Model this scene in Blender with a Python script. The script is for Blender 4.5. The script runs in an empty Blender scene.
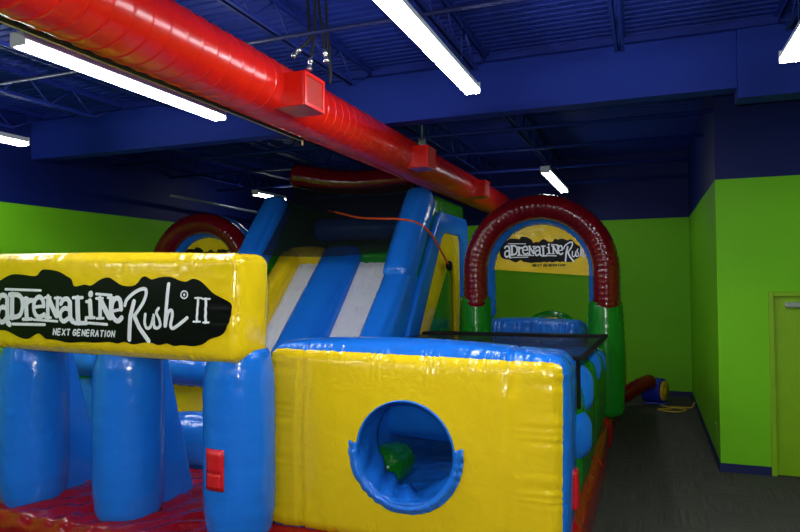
import bpy, bmesh, math, random
from math import sin, cos, pi, radians, sqrt, atan2
from mathutils import Vector, Matrix

random.seed(7)
scene = bpy.context.scene
COL = scene.collection

# ------------------------------------------------------------------ camera
cam_data = bpy.data.cameras.new('camera')
cam_data.sensor_width = 36.0
cam_data.lens = 648.0 / 800.0 * 36.0
cam_data.clip_start = 0.05
cam_data.clip_end = 100
cam = bpy.data.objects.new('camera', cam_data)
COL.objects.link(cam)
cam.matrix_world = (Matrix.Translation((0, 0, 2.28)) @ Matrix.Rotation(radians(20.8), 4, 'Z')
                    @ Matrix.Rotation(radians(90 + 1.24), 4, 'X') @ Matrix.Rotation(radians(-0.556), 4, 'Z'))
scene.camera = cam

# ------------------------------------------------------------------ world, exposure
TUBE_POWER = 34.0
world = bpy.data.worlds.new('world')
scene.world = world
world.use_nodes = True
world.node_tree.nodes['Background'].inputs[0].default_value = (0.02, 0.03, 0.06, 1)
world.node_tree.nodes['Background'].inputs[1].default_value = 0.05
vs = scene.view_settings
vs.view_transform = 'Standard'
vs.look = 'None'
vs.exposure = 0.8
vs.gamma = 1.0
vs.use_curve_mapping = False

# the photographer's flash, just above the lens
fl_data = bpy.data.lights.new('camera_flash', 'POINT')
fl_data.energy = 190.0
fl_data.shadow_soft_size = 0.03
fl_data.color = (1.0, 0.97, 0.93)
flash = bpy.data.objects.new('camera_flash', fl_data)
COL.objects.link(flash)
flash.location = (-0.04, 0.0, 2.39)

# ------------------------------------------------------------------ materials
def new_mat(name):
    m = bpy.data.materials.new(name)
    m.use_nodes = True
    nt = m.node_tree
    return m, nt, nt.nodes['Principled BSDF']

def link(nt, a, b): nt.links.new(a, b)

def noise(nt, scale, vec=None, detail=3.0, dist=0.0):
    n = nt.nodes.new('ShaderNodeTexNoise')
    n.inputs['Scale'].default_value = scale
    n.inputs['Detail'].default_value = detail
    n.inputs['Distortion'].default_value = dist
    if vec is not None: link(nt, vec, n.inputs['Vector'])
    return n

def coords(nt, scale=(1, 1, 1), rot=(0, 0, 0)):
    t = nt.nodes.new('ShaderNodeTexCoord')
    mp = nt.nodes.new('ShaderNodeMapping')
    mp.inputs['Scale'].default_value = scale
    mp.inputs['Rotation'].default_value = rot
    link(nt, t.outputs['Object'], mp.inputs['Vector'])
    return mp.outputs['Vector']

def mathn(nt, op, a, b=None):
    n = nt.nodes.new('ShaderNodeMath'); n.operation = op
    for i, v in enumerate((a, b)):
        if v is None: continue
        if isinstance(v, (int, float)): n.inputs[i].default_value = v
        else: link(nt, v, n.inputs[i])
    return n.outputs[0]

def bump(nt, bsdf, height, strength, distance):
    b = nt.nodes.new('ShaderNodeBump')
    b.inputs['Strength'].default_value = strength
    b.inputs['Distance'].default_value = distance
    link(nt, height, b.inputs['Height'])
    link(nt, b.outputs['Normal'], bsdf.inputs['Normal'])

def vinyl(name, col, rough=0.24, wr=1.0, fine=(9, 9, 9), spec=0.5):
    m, nt, p = new_mat(name)
    v = coords(nt)
    n0 = noise(nt, 3.0, v, 2.0)
    mix = nt.nodes.new('ShaderNodeMix'); mix.data_type = 'RGBA'
    mix.inputs[6].default_value = (*[c * 0.93 for c in col], 1)
    mix.inputs[7].default_value = (*[min(1, c * 1.05) for c in col], 1)
    link(nt, n0.outputs[0], mix.inputs[0])
    link(nt, mix.outputs[2], p.inputs['Base Color'])
    p.inputs['Roughness'].default_value = rough
    p.inputs['Specular IOR Level'].default_value = spec
    na = noise(nt, 2.2, v, 2.0, 0.3)
    nb = noise(nt, 1.0, coords(nt, fine, (0.2, 0.3, 0.4)), 3.0, 0.8)
    h = mathn(nt, 'ADD', na.outputs[0], mathn(nt, 'MULTIPLY', nb.outputs[0], 0.28))
    bump(nt, p, h, 0.45 * wr, 0.06)
    return m

def plain(name, col, rough=0.5, metal=0.0, spec=0.5, grain=40.0, bstr=0.05):
    m, nt, p = new_mat(name)
    n0 = noise(nt, grain, coords(nt), 3.0)
    mix = nt.nodes.new('ShaderNodeMix'); mix.data_type = 'RGBA'
    mix.inputs[6].default_value = (*[c * 0.9 for c in col], 1)
    mix.inputs[7].default_value = (*[min(1, c * 1.08) for c in col], 1)
    link(nt, n0.outputs[0], mix.inputs[0])
    link(nt, mix.outputs[2], p.inputs['Base Color'])
    p.inputs['Roughness'].default_value = rough
    p.inputs['Metallic'].default_value = metal
    p.inputs['Specular IOR Level'].default_value = spec
    if bstr: bump(nt, p, n0.outputs[0], bstr, 0.01)
    return m

def glow(name, col, strength):
    m = bpy.data.materials.new(name); m.use_nodes = True
    nt = m.node_tree; nt.nodes.clear()
    e = nt.nodes.new('ShaderNodeEmission'); o = nt.nodes.new('ShaderNodeOutputMaterial')
    e.inputs[0].default_value = (*col, 1); e.inputs[1].default_value = strength
    link(nt, e.outputs[0], o.inputs[0])
    return m

def mesh_net(name, col, cover):
    """fine woven netting: threads narrower than a pixel, so an even mix of thread and gap"""
    m = bpy.data.materials.new(name); m.use_nodes = True
    nt = m.node_tree; nt.nodes.clear()
    o = nt.nodes.new('ShaderNodeOutputMaterial'); t = nt.nodes.new('ShaderNodeBsdfTransparent')
    d = nt.nodes.new('ShaderNodeBsdfPrincipled'); d.inputs['Base Color'].default_value = (*col, 1)
    d.inputs['Roughness'].default_value = 0.6
    n = noise(nt, 5.0, coords(nt), 2.0)
    f = mathn(nt, 'ADD', mathn(nt, 'MULTIPLY', n.outputs[0], 0.2), cover - 0.1)
    mx = nt.nodes.new('ShaderNodeMixShader')
    link(nt, f, mx.inputs[0]); link(nt, t.outputs[0], mx.inputs[1]); link(nt, d.outputs[0], mx.inputs[2])
    link(nt, mx.outputs[0], o.inputs[0])
    return m

def two_tone_wall(name, low, high, z):
    """painted wall: green up to the height z, navy above"""
    m, nt, p = new_mat(name)
    t = nt.nodes.new('ShaderNodeTexCoord'); s = nt.nodes.new('ShaderNodeSeparateXYZ')
    link(nt, t.outputs['Object'], s.inputs[0])
    f = mathn(nt, 'GREATER_THAN', s.outputs[2], z)
    n0 = noise(nt, 1.5, t.outputs['Object'], 3.0)
    a = nt.nodes.new('ShaderNodeMix'); a.data_type = 'RGBA'
    a.inputs[6].default_value = (*low, 1); a.inputs[7].default_value = (*high, 1)
    link(nt, f, a.inputs[0])
    b = nt.nodes.new('ShaderNodeMix'); b.data_type = 'RGBA'; b.blend_type = 'MULTIPLY'
    b.inputs[0].default_value = 0.15
    link(nt, a.outputs[2], b.inputs[6]); link(nt, n0.outputs[0], b.inputs[7])
    link(nt, b.outputs[2], p.inputs['Base Color'])
    p.inputs['Roughness'].default_value = 0.5
    p.inputs['Specular IOR Level'].default_value = 0.14
    n1 = noise(nt, 90.0, t.outputs['Object'], 2.0)
    bump(nt, p, n1.outputs[0], 0.06, 0.01)
    return m

def carpet(name):
    m, nt, p = new_mat(name)
    v = coords(nt)
    n0 = noise(nt, 130.0, v, 2.0)
    n1 = noise(nt, 1.0, coords(nt, (2.0, 40.0, 1)), 3.0)
    n2 = noise(nt, 1.0, coords(nt, (40.0, 2.0, 1)), 3.0)
    ch = nt.nodes.new('ShaderNodeTexChecker'); ch.inputs['Scale'].default_value = 2.0
    link(nt, coords(nt, (1, 1, 0.0001)), ch.inputs['Vector'])
    mx = nt.nodes.new('ShaderNodeMix')
    link(nt, ch.outputs['Fac'], mx.inputs[0]); link(nt, n1.outputs[0], mx.inputs[2]); link(nt, n2.outputs[0], mx.inputs[3])
    f = mathn(nt, 'ADD', mathn(nt, 'MULTIPLY', mx.outputs[0], 0.7), mathn(nt, 'MULTIPLY', n0.outputs[0], 0.4))
    r = nt.nodes.new('ShaderNodeValToRGB')
    r.color_ramp.elements[0].position = 0.3; r.color_ramp.elements[0].color = (0.040, 0.040, 0.031, 1)
    r.color_ramp.elements[1].position = 0.8; r.color_ramp.elements[1].color = (0.115, 0.112, 0.088, 1)
    link(nt, f, r.inputs[0]); link(nt, r.outputs[0], p.inputs['Base Color'])
    p.inputs['Roughness'].default_value = 0.95
    p.inputs['Specular IOR Level'].default_value = 0.1
    bump(nt, p, n0.outputs[0], 0.4, 0.01)
    return m

YEL = (0.84, 0.58, 0.008); BLU = (0.010, 0.165, 0.70); RED = (0.33, 0.004, 0.007); GRN = (0.006, 0.20, 0.012)
M = dict(
    yellow=vinyl('yellow_vinyl', YEL, 0.17, 0.6),
    blue=vinyl('blue_vinyl', BLU, 0.17, 0.8),
    red=vinyl('red_vinyl', RED, 0.15, 0.5),
    maroon=vinyl('maroon_vinyl', (0.15, 0.003, 0.007), 0.13, 0.5),
    red_floor=vinyl('red_wrinkled_vinyl', (0.26, 0.003, 0.006), 0.16, 1.5),
    blue_loose=vinyl('loose_blue_vinyl', BLU, 0.3, 2.2),
    green=vinyl('green_vinyl', GRN, 0.19, 0.7),
    white=vinyl('white_slide_vinyl', (0.72, 0.72, 0.76), 0.42, 3.2, (14, 3, 3), 0.3),
    print_black=plain('black_print', (0.004, 0.004, 0.005), 0.28, 0, 0.12, 20, 0.03),
    print_white=plain('white_print', (0.88, 0.88, 0.92), 0.35, 0, 0.4, 20, 0.0),
    strap=plain('black_webbing', (0.005, 0.005, 0.006), 0.6, 0, 0.12, 120, 0.2),
    net=mesh_net('black_netting', (0.006, 0.007, 0.008), 0.68),
    roof_net=mesh_net('dense_black_netting', (0.004, 0.005, 0.009), 0.62),
    patch=vinyl('red_patch_vinyl', (0.62, 0.010, 0.016), 0.3, 0.8),
    duct=plain('red_duct_paint', (0.60, 0.009, 0.003), 0.25, 0, 0.45, 6, 0.02),
    grille=plain('red_grille_paint', (0.42, 0.02, 0.012), 0.5, 0, 0.4, 60, 0.05),
    tan=plain('tan_edge_metal', (0.55, 0.42, 0.22), 0.35, 0.3, 0.5, 30, 0.0),
    navy=plain('navy_steel_paint', (0.010, 0.024, 0.21), 0.5, 0, 0.2, 12, 0.03),
    navy_deck=plain('navy_deck_paint', (0.010, 0.026, 0.23), 0.55, 0, 0.15, 3, 0.02),
    soffit=plain('navy_bulkhead_paint', (0.011, 0.030, 0.27), 0.6, 0, 0.15, 4, 0.02),
    base=plain('navy_baseboard', (0.010, 0.016, 0.09), 0.5, 0, 0.3, 20, 0.02),
    wall=two_tone_wall('green_and_navy_wall_paint', (0.19, 0.60, 0.012), (0.006, 0.014, 0.125), 3.43),
    door=plain('olive_green_door_paint', (0.22, 0.44, 0.003), 0.45, 0, 0.35, 6, 0.02),
    carpet=carpet('grey_carpet_tile'),
    tube_dim=glow('dimmer_lit_tube_glass', (0.90, 0.95, 1.0), TUBE_POWER * 0.38),  # same tubes with emission turned down, to keep the rear of the room dark
    plain_wall=plain('navy_wall_paint', (0.02, 0.03, 0.14), 0.6, 0, 0.3, 4, 0.02),
    fixture=plain('white_fixture_enamel', (0.62, 0.64, 0.70), 0.4, 0, 0.4, 10, 0.0),
    tube=glow('lit_tube_glass', (0.90, 0.95, 1.0), TUBE_POWER),
    cable=plain('black_cable_rubber', (0.008, 0.008, 0.010), 0.5, 0, 0.4, 50, 0.0),
    chrome=plain('bright_connector_metal', (0.75, 0.76, 0.78), 0.25, 0.9, 0.5, 30, 0.0),
    steel=plain('grey_pipe_metal', (0.22, 0.25, 0.32), 0.4, 0.5, 0.5, 30, 0.0),
    rope=plain('orange_rope', (0.75, 0.09, 0.02), 0.7, 0, 0.2, 90, 0.2),
    blower_blue=plain('blue_blower_plastic', (0.012, 0.03, 0.42), 0.4, 0, 0.4, 20, 0.02),
    blower_yellow=plain('yellow_blower_plastic', (0.72, 0.42, 0.02), 0.45, 0, 0.4, 20, 0.02),
    cord=plain('yellow_cord_rubber', (0.55, 0.36, 0.03), 0.6, 0, 0.3, 60, 0.0),
    plate=plain('white_plate_plastic', (0.25, 0.5, 0.16), 0.4, 0, 0.4, 20, 0.0),
)

# ------------------------------------------------------------------ helpers
ORIGIN = {}

def thing(name, label, cat, loc=(0, 0, 0), group=None, kind=None):
    o = bpy.data.objects.new(name, None)
    COL.objects.link(o)
    o.empty_display_size = 0.2
    o.location = loc
    ORIGIN[o.name] = Vector(loc)
    tag(o, label, cat, group, kind)
    return o

def tag(o, label=None, cat=None, group=None, kind=None):
    if label: o['label'] = label
    if cat: o['category'] = cat
    if group: o['group'] = group
    if kind: o['kind'] = kind

def obj(name, bm, mat, parent=None, smooth=True, label=None, bevel=0.0, kind=None):
    org = ORIGIN.get(parent.name, Vector()) if parent else Vector()
    if org.length: bmesh.ops.translate(bm, verts=bm.verts, vec=-org)
    me = bpy.data.meshes.new(name)
    bm.normal_update()
    bm.to_mesh(me); bm.free()
    mats = mat if isinstance(mat, (list, tuple)) else [mat]
    for m in mats: me.materials.append(m)
    for p in me.polygons: p.use_smooth = smooth
    o = bpy.data.objects.new(name, me)
    COL.objects.link(o)
    if parent:
        o.parent = parent
        ORIGIN[o.name] = org
    if bevel:
        b = o.modifiers.new('bevel', 'BEVEL'); b.width = bevel; b.segments = 3
        b.limit_method = 'ANGLE'; b.angle_limit = radians(40)
    if label: o['label'] = label
    if kind: o['kind'] = kind
    return o

def copy_tree(o, parent=None):
    c = o.copy(); COL.objects.link(c)
    if parent: c.parent = parent
    for ch in list(o.children): copy_tree(ch, c)
    return c

def box(bm, x0, x1, y0, y1, z0, z1):
    vs_ = [bm.verts.new(p) for p in ((x0, y0, z0), (x1, y0, z0), (x1, y1, z0), (x0, y1, z0), (x0, y0, z1), (x1, y0, z1), (x1, y1, z1), (x0, y1, z1))]
    for f in ((0, 3, 2, 1), (4, 5, 6, 7), (0, 1, 5, 4), (1, 2, 6, 5), (2, 3, 7, 6), (3, 0, 4, 7)):
        bm.faces.new([vs_[i] for i in f])
    return bm

def B(*a): return box(bmesh.new(), *a)

def smooth01(a, b, x):
    t = max(0.0, min(1.0, (x - a) / (b - a)))
    return t * t * (3 - 2 * t)

class Pillow:
    """an inflated box: rounded edges, bulging faces, gathered seams. at(u, v, w) maps the cube [-1,1]^3 onto it"""
    def __init__(s, x0, x1, y0, y1, z0, z1, r=0.08, b=(0.03, 0.03, 0.03), ripple=0.0, freq=60.0, rot=None, seams=None, seed=0):
        s.c = Vector(((x0 + x1) / 2, (y0 + y1) / 2, (z0 + z1) / 2))
        s.h = Vector(((x1 - x0) / 2, (y1 - y0) / 2, (z1 - z0) / 2))
        s.r, s.b, s.rp, s.f, s.rot, s.seams, s.seed = min(r, min(s.h)), b, ripple, freq, rot, seams, seed
    def at(s, u, v, w, off=0.0):
        U = (u, v, w); h = s.h; r = s.r
        P = Vector((u * h.x, v * h.y, w * h.z))
        q = Vector([max(-(h[i] - r), min(h[i] - r, P[i])) for i in range(3)])
        d = P - q
        n = d.normalized() if d.length > 1e-9 else Vector((0, 0, 1))
        P = q + n * (r + off)
        e = [1 - x * x for x in U]
        P.x += u * s.b[0] * e[1] * e[2]; P.y += v * s.b[1] * e[0] * e[2]; P.z += w * s.b[2] * e[0] * e[1]
        if s.seams:
            for (ax, pos, dep, wid) in s.seams:
                k = dep * math.exp(-((P[ax] + s.c[ax] - pos) / wid) ** 2)
                P -= n * k
        if s.rp:
            a = sorted(range(3), key=lambda i: abs(U[i]))
            k = smooth01(0.62, 0.98, abs(U[a[1]]))
            t = P[a[0]] * s.f + s.seed
            P += n * (s.rp * k * sin(t + 2.1 * sin(0.31 * t + s.seed)) * (0.55 + 0.45 * sin(0.17 * t + 2 * s.seed)))
        if s.rot is not None: P = s.rot @ P
        return P + s.c
    def bm(s, nx=14, ny=8, nz=12, faces='-x+x-y+y-z+z', bm=None):
        bm = bm or bmesh.new()
        g = lambda n: [sin(-pi / 2 + pi * i / n) * 0.6 + 0.4 * (-1 + 2 * i / n) for i in range(n + 1)]
        N = (nx, ny, nz)
        for ax in range(3):
            for sg in (-1, 1):
                if ('-' if sg < 0 else '+') + 'xyz'[ax] not in faces: continue
                a, b_ = [(1, 2), (2, 0), (0, 1)][ax]
                A, Bb = g(N[a]), g(N[b_])
                rows = []
                for i in A:
                    row = []
                    for j in Bb:
                        U = [0, 0, 0]; U[ax] = sg; U[a] = i; U[b_] = j
                        row.append(bm.verts.new(s.at(*U)))
                    rows.append(row)
                for i in range(len(A) - 1):
                    for j in range(len(Bb) - 1):
                        f = [rows[i][j], rows[i + 1][j], rows[i + 1][j + 1], rows[i][j + 1]]
                        bm.faces.new(f if sg > 0 else f[::-1])
        bmesh.ops.remove_doubles(bm, verts=bm.verts, dist=0.0004)
        return bm

def sweep(bm, pts, rad, n=20, caps='round', squash=1.0):
    """tube along pts; rad is a number or one radius per point; caps: round, flat or none"""
    P = [Vector(p) for p in pts]
    R = list(rad) if hasattr(rad, '__len__') else [rad] * len(P)
    T = []
    for i in range(len(P)):
        t = P[min(i + 1, len(P) - 1)] - P[max(i - 1, 0)]
        T.append(t.normalized())
    up = Vector((0, 0, 1)) if abs(T[0].z) < 0.9 else Vector((0, 1, 0))
    nrm = (up - T[0] * up.dot(T[0])).normalized()
    rings = []
    C, RR, TT = [], [], []
    if caps == 'round':
        for k in range(5):
            a = pi / 2 * (1 - k / 5.0)
            C.append(P[0] - T[0] * R[0] * sin(a) * 0.6); RR.append(max(R[0] * cos(a), R[0] * 0.03)); TT.append(T[0])
    C += P; RR += R; TT += T
    if caps == 'round':
        for k in range(1, 6):
            a = pi / 2 * k / 5.0
            C.append(P[-1] + T[-1] * R[-1] * sin(a) * 0.6); RR.append(max(R[-1] * cos(a), R[-1] * 0.03)); TT.append(T[-1])
    for c, r, t in zip(C, RR, TT):
        nrm = (nrm - t * nrm.dot(t)).normalized()
        bn = t.cross(nrm)
        rings.append([bm.verts.new(c + (nrm * cos(2 * pi * k / n) + bn * sin(2 * pi * k / n) * squash) * r) for k in range(n)])
    for a, b_ in zip(rings, rings[1:]):
        for k in range(n):
            bm.faces.new((a[k], a[(k + 1) % n], b_[(k + 1) % n], b_[k]))
    if caps != 'none':
        bm.faces.new(rings[0][::-1]); bm.faces.new(rings[-1])
    return bm

def S(pts, rad, n=20, caps='round', squash=1.0): return sweep(bmesh.new(), pts, rad, n, caps, squash)

def spline(ctrl, k=8):
    """Catmull-Rom through the control points"""
    P = [Vector(p) for p in ctrl]; P = [P[0]] + P + [P[-1]]
    out = []
    for i in range(1, len(P) - 2):
        for j in range(k):
            t = j / k
            a, b_, c, d = P[i - 1], P[i], P[i + 1], P[i + 2]
            out.append(0.5 * (2 * b_ + (c - a) * t + (2 * a - 5 * b_ + 4 * c - d) * t * t + (3 * b_ - a - 3 * c + d) * t ** 3))
    out.append(P[-2])
    return out

def prism_x(profile, x0, x1):
    """profile of (y, z) extruded along x"""
    bm = bmesh.new()
    a = [bm.verts.new((x0, y, z)) for y, z in profile]
    b_ = [bm.verts.new((x1, y, z)) for y, z in profile]
    n = len(profile)
    bm.faces.new(a); bm.faces.new(b_[::-1])
    for i in range(n): bm.faces.new((a[i], b_[i], b_[(i + 1) % n], a[(i + 1) % n]))
    bmesh.ops.recalc_face_normals(bm, faces=bm.faces)
    return bm

def lathe_z(prof, x, y, n=28):
    """profile of (radius, z) turned about the vertical through x, y"""
    bm = bmesh.new()
    rings = [[bm.verts.new((x + r * cos(2 * pi * k / n), y + r * sin(2 * pi * k / n), z)) for k in range(n)] for r, z in prof]
    for a, b_ in zip(rings, rings[1:]):
        for k in range(n): bm.faces.new((a[k], a[(k + 1) % n], b_[(k + 1) % n], b_[k]))
    bm.faces.new(rings[0][::-1]); bm.faces.new(rings[-1])
    return bm

# ------------------------------------------------------------------ printed graphics (flat prints that lie on the vinyl)
BLOB = [(-1.189,.168),(-1.082,.205),(-.997,.242),(-.914,.264),(-.810,.263),(-.626,.246),(-.576,.282),(-.526,.303),(-.368,.286),(-.252,.241),(-.194,.212),(-.156,.154),(-.043,.168),(.031,.160),(.123,.209),(.196,.225),(.250,.212),(.340,.165),(.428,.151),(.498,.164),(.550,.219),(.594,.229),(.653,.204),(.738,.223),(.839,.222),(.921,.195),(.987,.184),(1.052,.207),(1.132,.180),(1.227,.101),(1.305,.061),(1.382,.023),(1.405,-.016),(1.389,-.106),(1.350,-.197),(1.304,-.237),(1.210,-.265),(1.146,-.306),(1.050,-.324),(.953,-.318),(.871,-.327),(.804,-.308),(.720,-.324),(.653,-.305),(.567,-.308),(.463,-.324),(.375,-.305),(.304,-.321),(.214,-.309),(.069,-.320),(-.080,-.317),(-.232,-.328),(-.367,-.309),(-.445,-.304),(-.504,-.298),(-.574,-.256),(-.665,-.287),(-.725,-.308),(-.807,-.298),(-.890,-.270),(-.974,-.241),(-1.059,-.235),(-1.166,-.214),(-1.252,-.170),(-1.297,-.063),(-1.286,.045),(-1.243,.122)]
STROKES = [
(.047,(-.959,.045),(-.953,-.165),(-.928,-.180)),
(.040,(-1.077,.038),(-1.039,.076),(-.984,.073),(-.959,.038)),
(.039,(-.958,-.042),(-1.017,-.027),(-1.068,-.061),(-1.070,-.129),(-1.027,-.164),(-.975,-.136),(-.958,-.105)),
(.050,(-.892,.083),(-.891,-.117)),
(.039,(-.929,.083),(-.830,.083),(-.776,.053),(-.759,-.014),(-.780,-.081),(-.829,-.111),(-.929,-.117)),
(.045,(-.717,.046),(-.706,-.125)),
(.027,(-.753,-.133),(-.645,-.129)),
(.038,(-.706,.004),(-.666,.034),(-.615,.031)),
(.027,(-.751,.049),(-.696,.049)),
(.026,(-.615,-.025),(-.495,-.015)),
(.037,(-.495,-.015),(-.509,.039),(-.555,.064),(-.605,.031),(-.617,-.035),(-.595,-.090),(-.545,-.110),(-.489,-.089)),
(.037,(-.446,.068),(-.446,-.114)),
(.044,(-.446,.058),(-.348,-.096)),
(.033,(-.335,.054),(-.334,-.099)),
(.022,(-.482,.058),(-.417,.058)),
(.022,(-.477,-.115),(-.412,-.114)),
(.022,(-.368,.054),(-.298,.054)),
(.036,(-.294,.006),(-.267,.041),(-.217,.046),(-.190,.011)),
(.043,(-.190,.018),(-.186,-.119),(-.160,-.143)),
(.035,(-.194,-.043),(-.251,-.033),(-.296,-.069),(-.296,-.120),(-.261,-.144),(-.209,-.119)),
(.046,(-.107,.054),(-.099,-.153)),
(.025,(-.156,.058),(-.052,.058)),
(.032,(-.137,-.157),(-.006,-.155)),
(.024,(-.011,-.159),(-.011,-.109)),
(.041,(.031,.030),(.043,-.102)),
(.048,(.037,.089),(.037,.086)),
(.024,(-.006,.025),(.041,.026)),
(.024,(.004,-.109),(.083,-.108)),
(.034,(.142,.047),(.142,-.108)),
(.044,(.138,.050),(.241,-.104)),
(.030,(.254,.058),(.254,-.113)),
(.020,(.101,.052),(.171,.053)),
(.020,(.105,-.115),(.178,-.112)),
(.020,(.223,.058),(.286,.058)),
(.023,(.279,-.053),(.366,-.036)),
(.036,(.366,-.036),(.354,.033),(.317,.055),(.277,.019),(.267,-.065),(.295,-.117),(.336,-.133),(.372,-.105)),
(.020,(-.986,.132),(-.540,.120)),
(.023,(-.887,-.177),(-.489,-.176)),
(.019,(-.625,-.134),(-.338,-.145)),
(.021,(.022,-.154),(.214,-.163)),
(.020,(.096,.089),(.259,.078)),
(.030,(.402,-.005),(.419,.040),(.481,.091),(.550,.124),(.599,.127),(.612,.102),(.605,.061),(.576,.004),(.498,-.090)),
(.039,(.498,-.090),(.546,-.185),(.632,-.290)),
(.039,(.495,.027),(.460,-.090),(.437,-.283)),
(.026,(.610,-.075),(.602,-.143),(.622,-.187),(.661,-.172),(.690,-.095)),
(.025,(.690,-.081),(.690,-.162),(.707,-.185)),
(.025,(.738,-.027),(.716,-.061),(.741,-.108),(.754,-.161),(.724,-.186),(.694,-.180)),
(.031,(.827,.166),(.815,.007),(.801,-.167)),
(.028,(.805,-.167),(.830,-.062),(.863,-.043),(.871,-.086),(.854,-.160),(.878,-.185),(.953,-.141),(1.010,-.100)),
(.011,(1.009,.081),(1.005,.067),(.994,.056),(.978,.052),(.963,.056),(.951,.067),(.947,.081),(.952,.096),(.963,.107),(.978,.110),(.994,.106),(1.005,.096),(1.009,.081)),
(.018,(.978,.084),(.978,.077)),
(.021,(1.108,.055),(1.096,-.130)),
(.015,(1.079,.055),(1.139,.055)),
(.015,(1.067,-.130),(1.126,-.129)),
(.024,(1.179,.048),(1.178,-.135)),
(.015,(1.147,.048),(1.214,.048)),
(.015,(1.155,-.135),(1.205,-.135)),
(.014,(-.398,-.260),(-.385,-.211)),
(.014,(-.385,-.211),(-.365,-.259)),
(.014,(-.365,-.259),(-.352,-.211)),
(.013,(-.304,-.211),(-.332,-.212),(-.346,-.260),(-.318,-.259)),
(.014,(-.339,-.236),(-.316,-.235)),
(.013,(-.293,-.260),(-.248,-.212)),
(.013,(-.280,-.212),(-.261,-.260)),
(.013,(-.228,-.213),(-.196,-.212)),
(.013,(-.212,-.213),(-.225,-.260)),
(.013,(-.128,-.220),(-.139,-.213),(-.156,-.223),(-.165,-.240),(-.163,-.257),(-.153,-.261),(-.137,-.253),(-.133,-.239),(-.147,-.239)),
(.013,(-.080,-.214),(-.107,-.214),(-.120,-.262),(-.093,-.261)),
(.013,(-.113,-.238),(-.091,-.237)),
(.013,(-.069,-.262),(-.056,-.215)),
(.013,(-.056,-.215),(-.038,-.261)),
(.013,(-.038,-.261),(-.025,-.214)),
(.013,(.021,-.215),(-.006,-.215),(-.019,-.262),(.008,-.262)),
(.013,(-.012,-.239),(.010,-.238)),
(.013,(.032,-.263),(.044,-.216),(.067,-.215),(.071,-.225),(.061,-.236),(.038,-.239)),
(.013,(.051,-.239),(.063,-.262)),
(.013,(.081,-.263),(.110,-.216),(.112,-.262)),
(.013,(.092,-.246),(.110,-.246)),
(.013,(.144,-.217),(.174,-.216)),
(.013,(.159,-.216),(.146,-.263)),
(.013,(.184,-.264),(.197,-.217)),
(.013,(.231,-.217),(.217,-.227),(.210,-.241),(.210,-.257),(.219,-.263),(.231,-.256),(.240,-.240),(.241,-.225),(.231,-.217)),
(.013,(.252,-.264),(.265,-.218)),
(.013,(.265,-.218),(.282,-.263)),
(.012,(.282,-.263),(.295,-.217))]
# counts 41 49 57 85

def cut_up(bm, step):
    """split faces into small cells so that a print can follow a bulging face"""
    xs = [v.co.x for v in bm.verts]; zs = [v.co.z for v in bm.verts]
    for ax, lo, hi in ((0, min(xs), max(xs)), (2, min(zs), max(zs))):
        k = math.ceil(lo / step) * step
        while k < hi:
            no = Vector((0, 0, 0)); no[ax] = 1
            co = Vector((0, 0, 0)); co[ax] = k
            bmesh.ops.bisect_plane(bm, geom=bm.verts[:] + bm.edges[:] + bm.faces[:], plane_co=co, plane_no=no, dist=1e-5)
            k += step
    return bm

def print_blob(pts, step=0.05):
    bm = bmesh.new()
    loop = spline([(u, 0, v) for u, v in pts] + [(pts[0][0], 0, pts[0][1])], 3)[:-1]
    f = bm.faces.new([bm.verts.new(p) for p in loop])
    bmesh.ops.triangulate(bm, faces=[f])
    return cut_up(bm, step)

def stroke(bm, w, pts, lift=0.0):
    L = [lift]
    def face(vecs):
        L[0] += 1.5e-5      # ink laid over ink
        bm.faces.new([bm.verts.new((q.x, -L[0], q.z)) for q in vecs])
    P = [Vector((u, 0, v)) for u, v in pts]
    if len(P) > 3: P = spline(P, 4)
    for a, b_ in zip(P, P[1:]):
        d = b_ - a
        if d.length < 1e-6: continue
        s_ = Vector((-d.z, 0, d.x)).normalized() * w / 2
        face((a - s_, b_ - s_, b_ + s_, a + s_))
    for p in P:
        face([p + Vector((cos(pi * k / 5), 0, sin(pi * k / 5))) * w / 2 for k in range(10)])

def print_strokes(st, fat=1.0):
    bm = bmesh.new()
    for i, s_ in enumerate(st): stroke(bm, s_[0] * fat, s_[1:], (i % 4) * 8e-4)
    return bm

def lay(bm, fn):
    """put a flat print (x, z) onto a surface; all its faces turned to the viewer's side (-y)"""
    for v in bm.verts: v.co = fn(v.co.x, v.co.z) + Vector((0, v.co.y, 0))
    bm.normal_update()
    for f in bm.faces:
        if f.normal.y > 0: f.normal_flip()
    return bm

# ================================================================== THE SETTING
XL, XR, XE = -8.43, 0.78, 5.6          # left wall, right wall's corner, far right
YF, YC, YB = -8.0, 8.48, 13.53         # wall behind the viewer, right wall's corner, back wall
ZD = 4.72                              # underside of the roof deck

def struct(name, bm, mat, smooth=False, bevel=0.0):
    o = obj(name, bm, mat, None, smooth, None, bevel); o['kind'] = 'structure'; return o

struct('floor', B(XL - .2, XE + .2, YF - .2, YB + .2, -.12, 0), M['carpet'])
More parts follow.
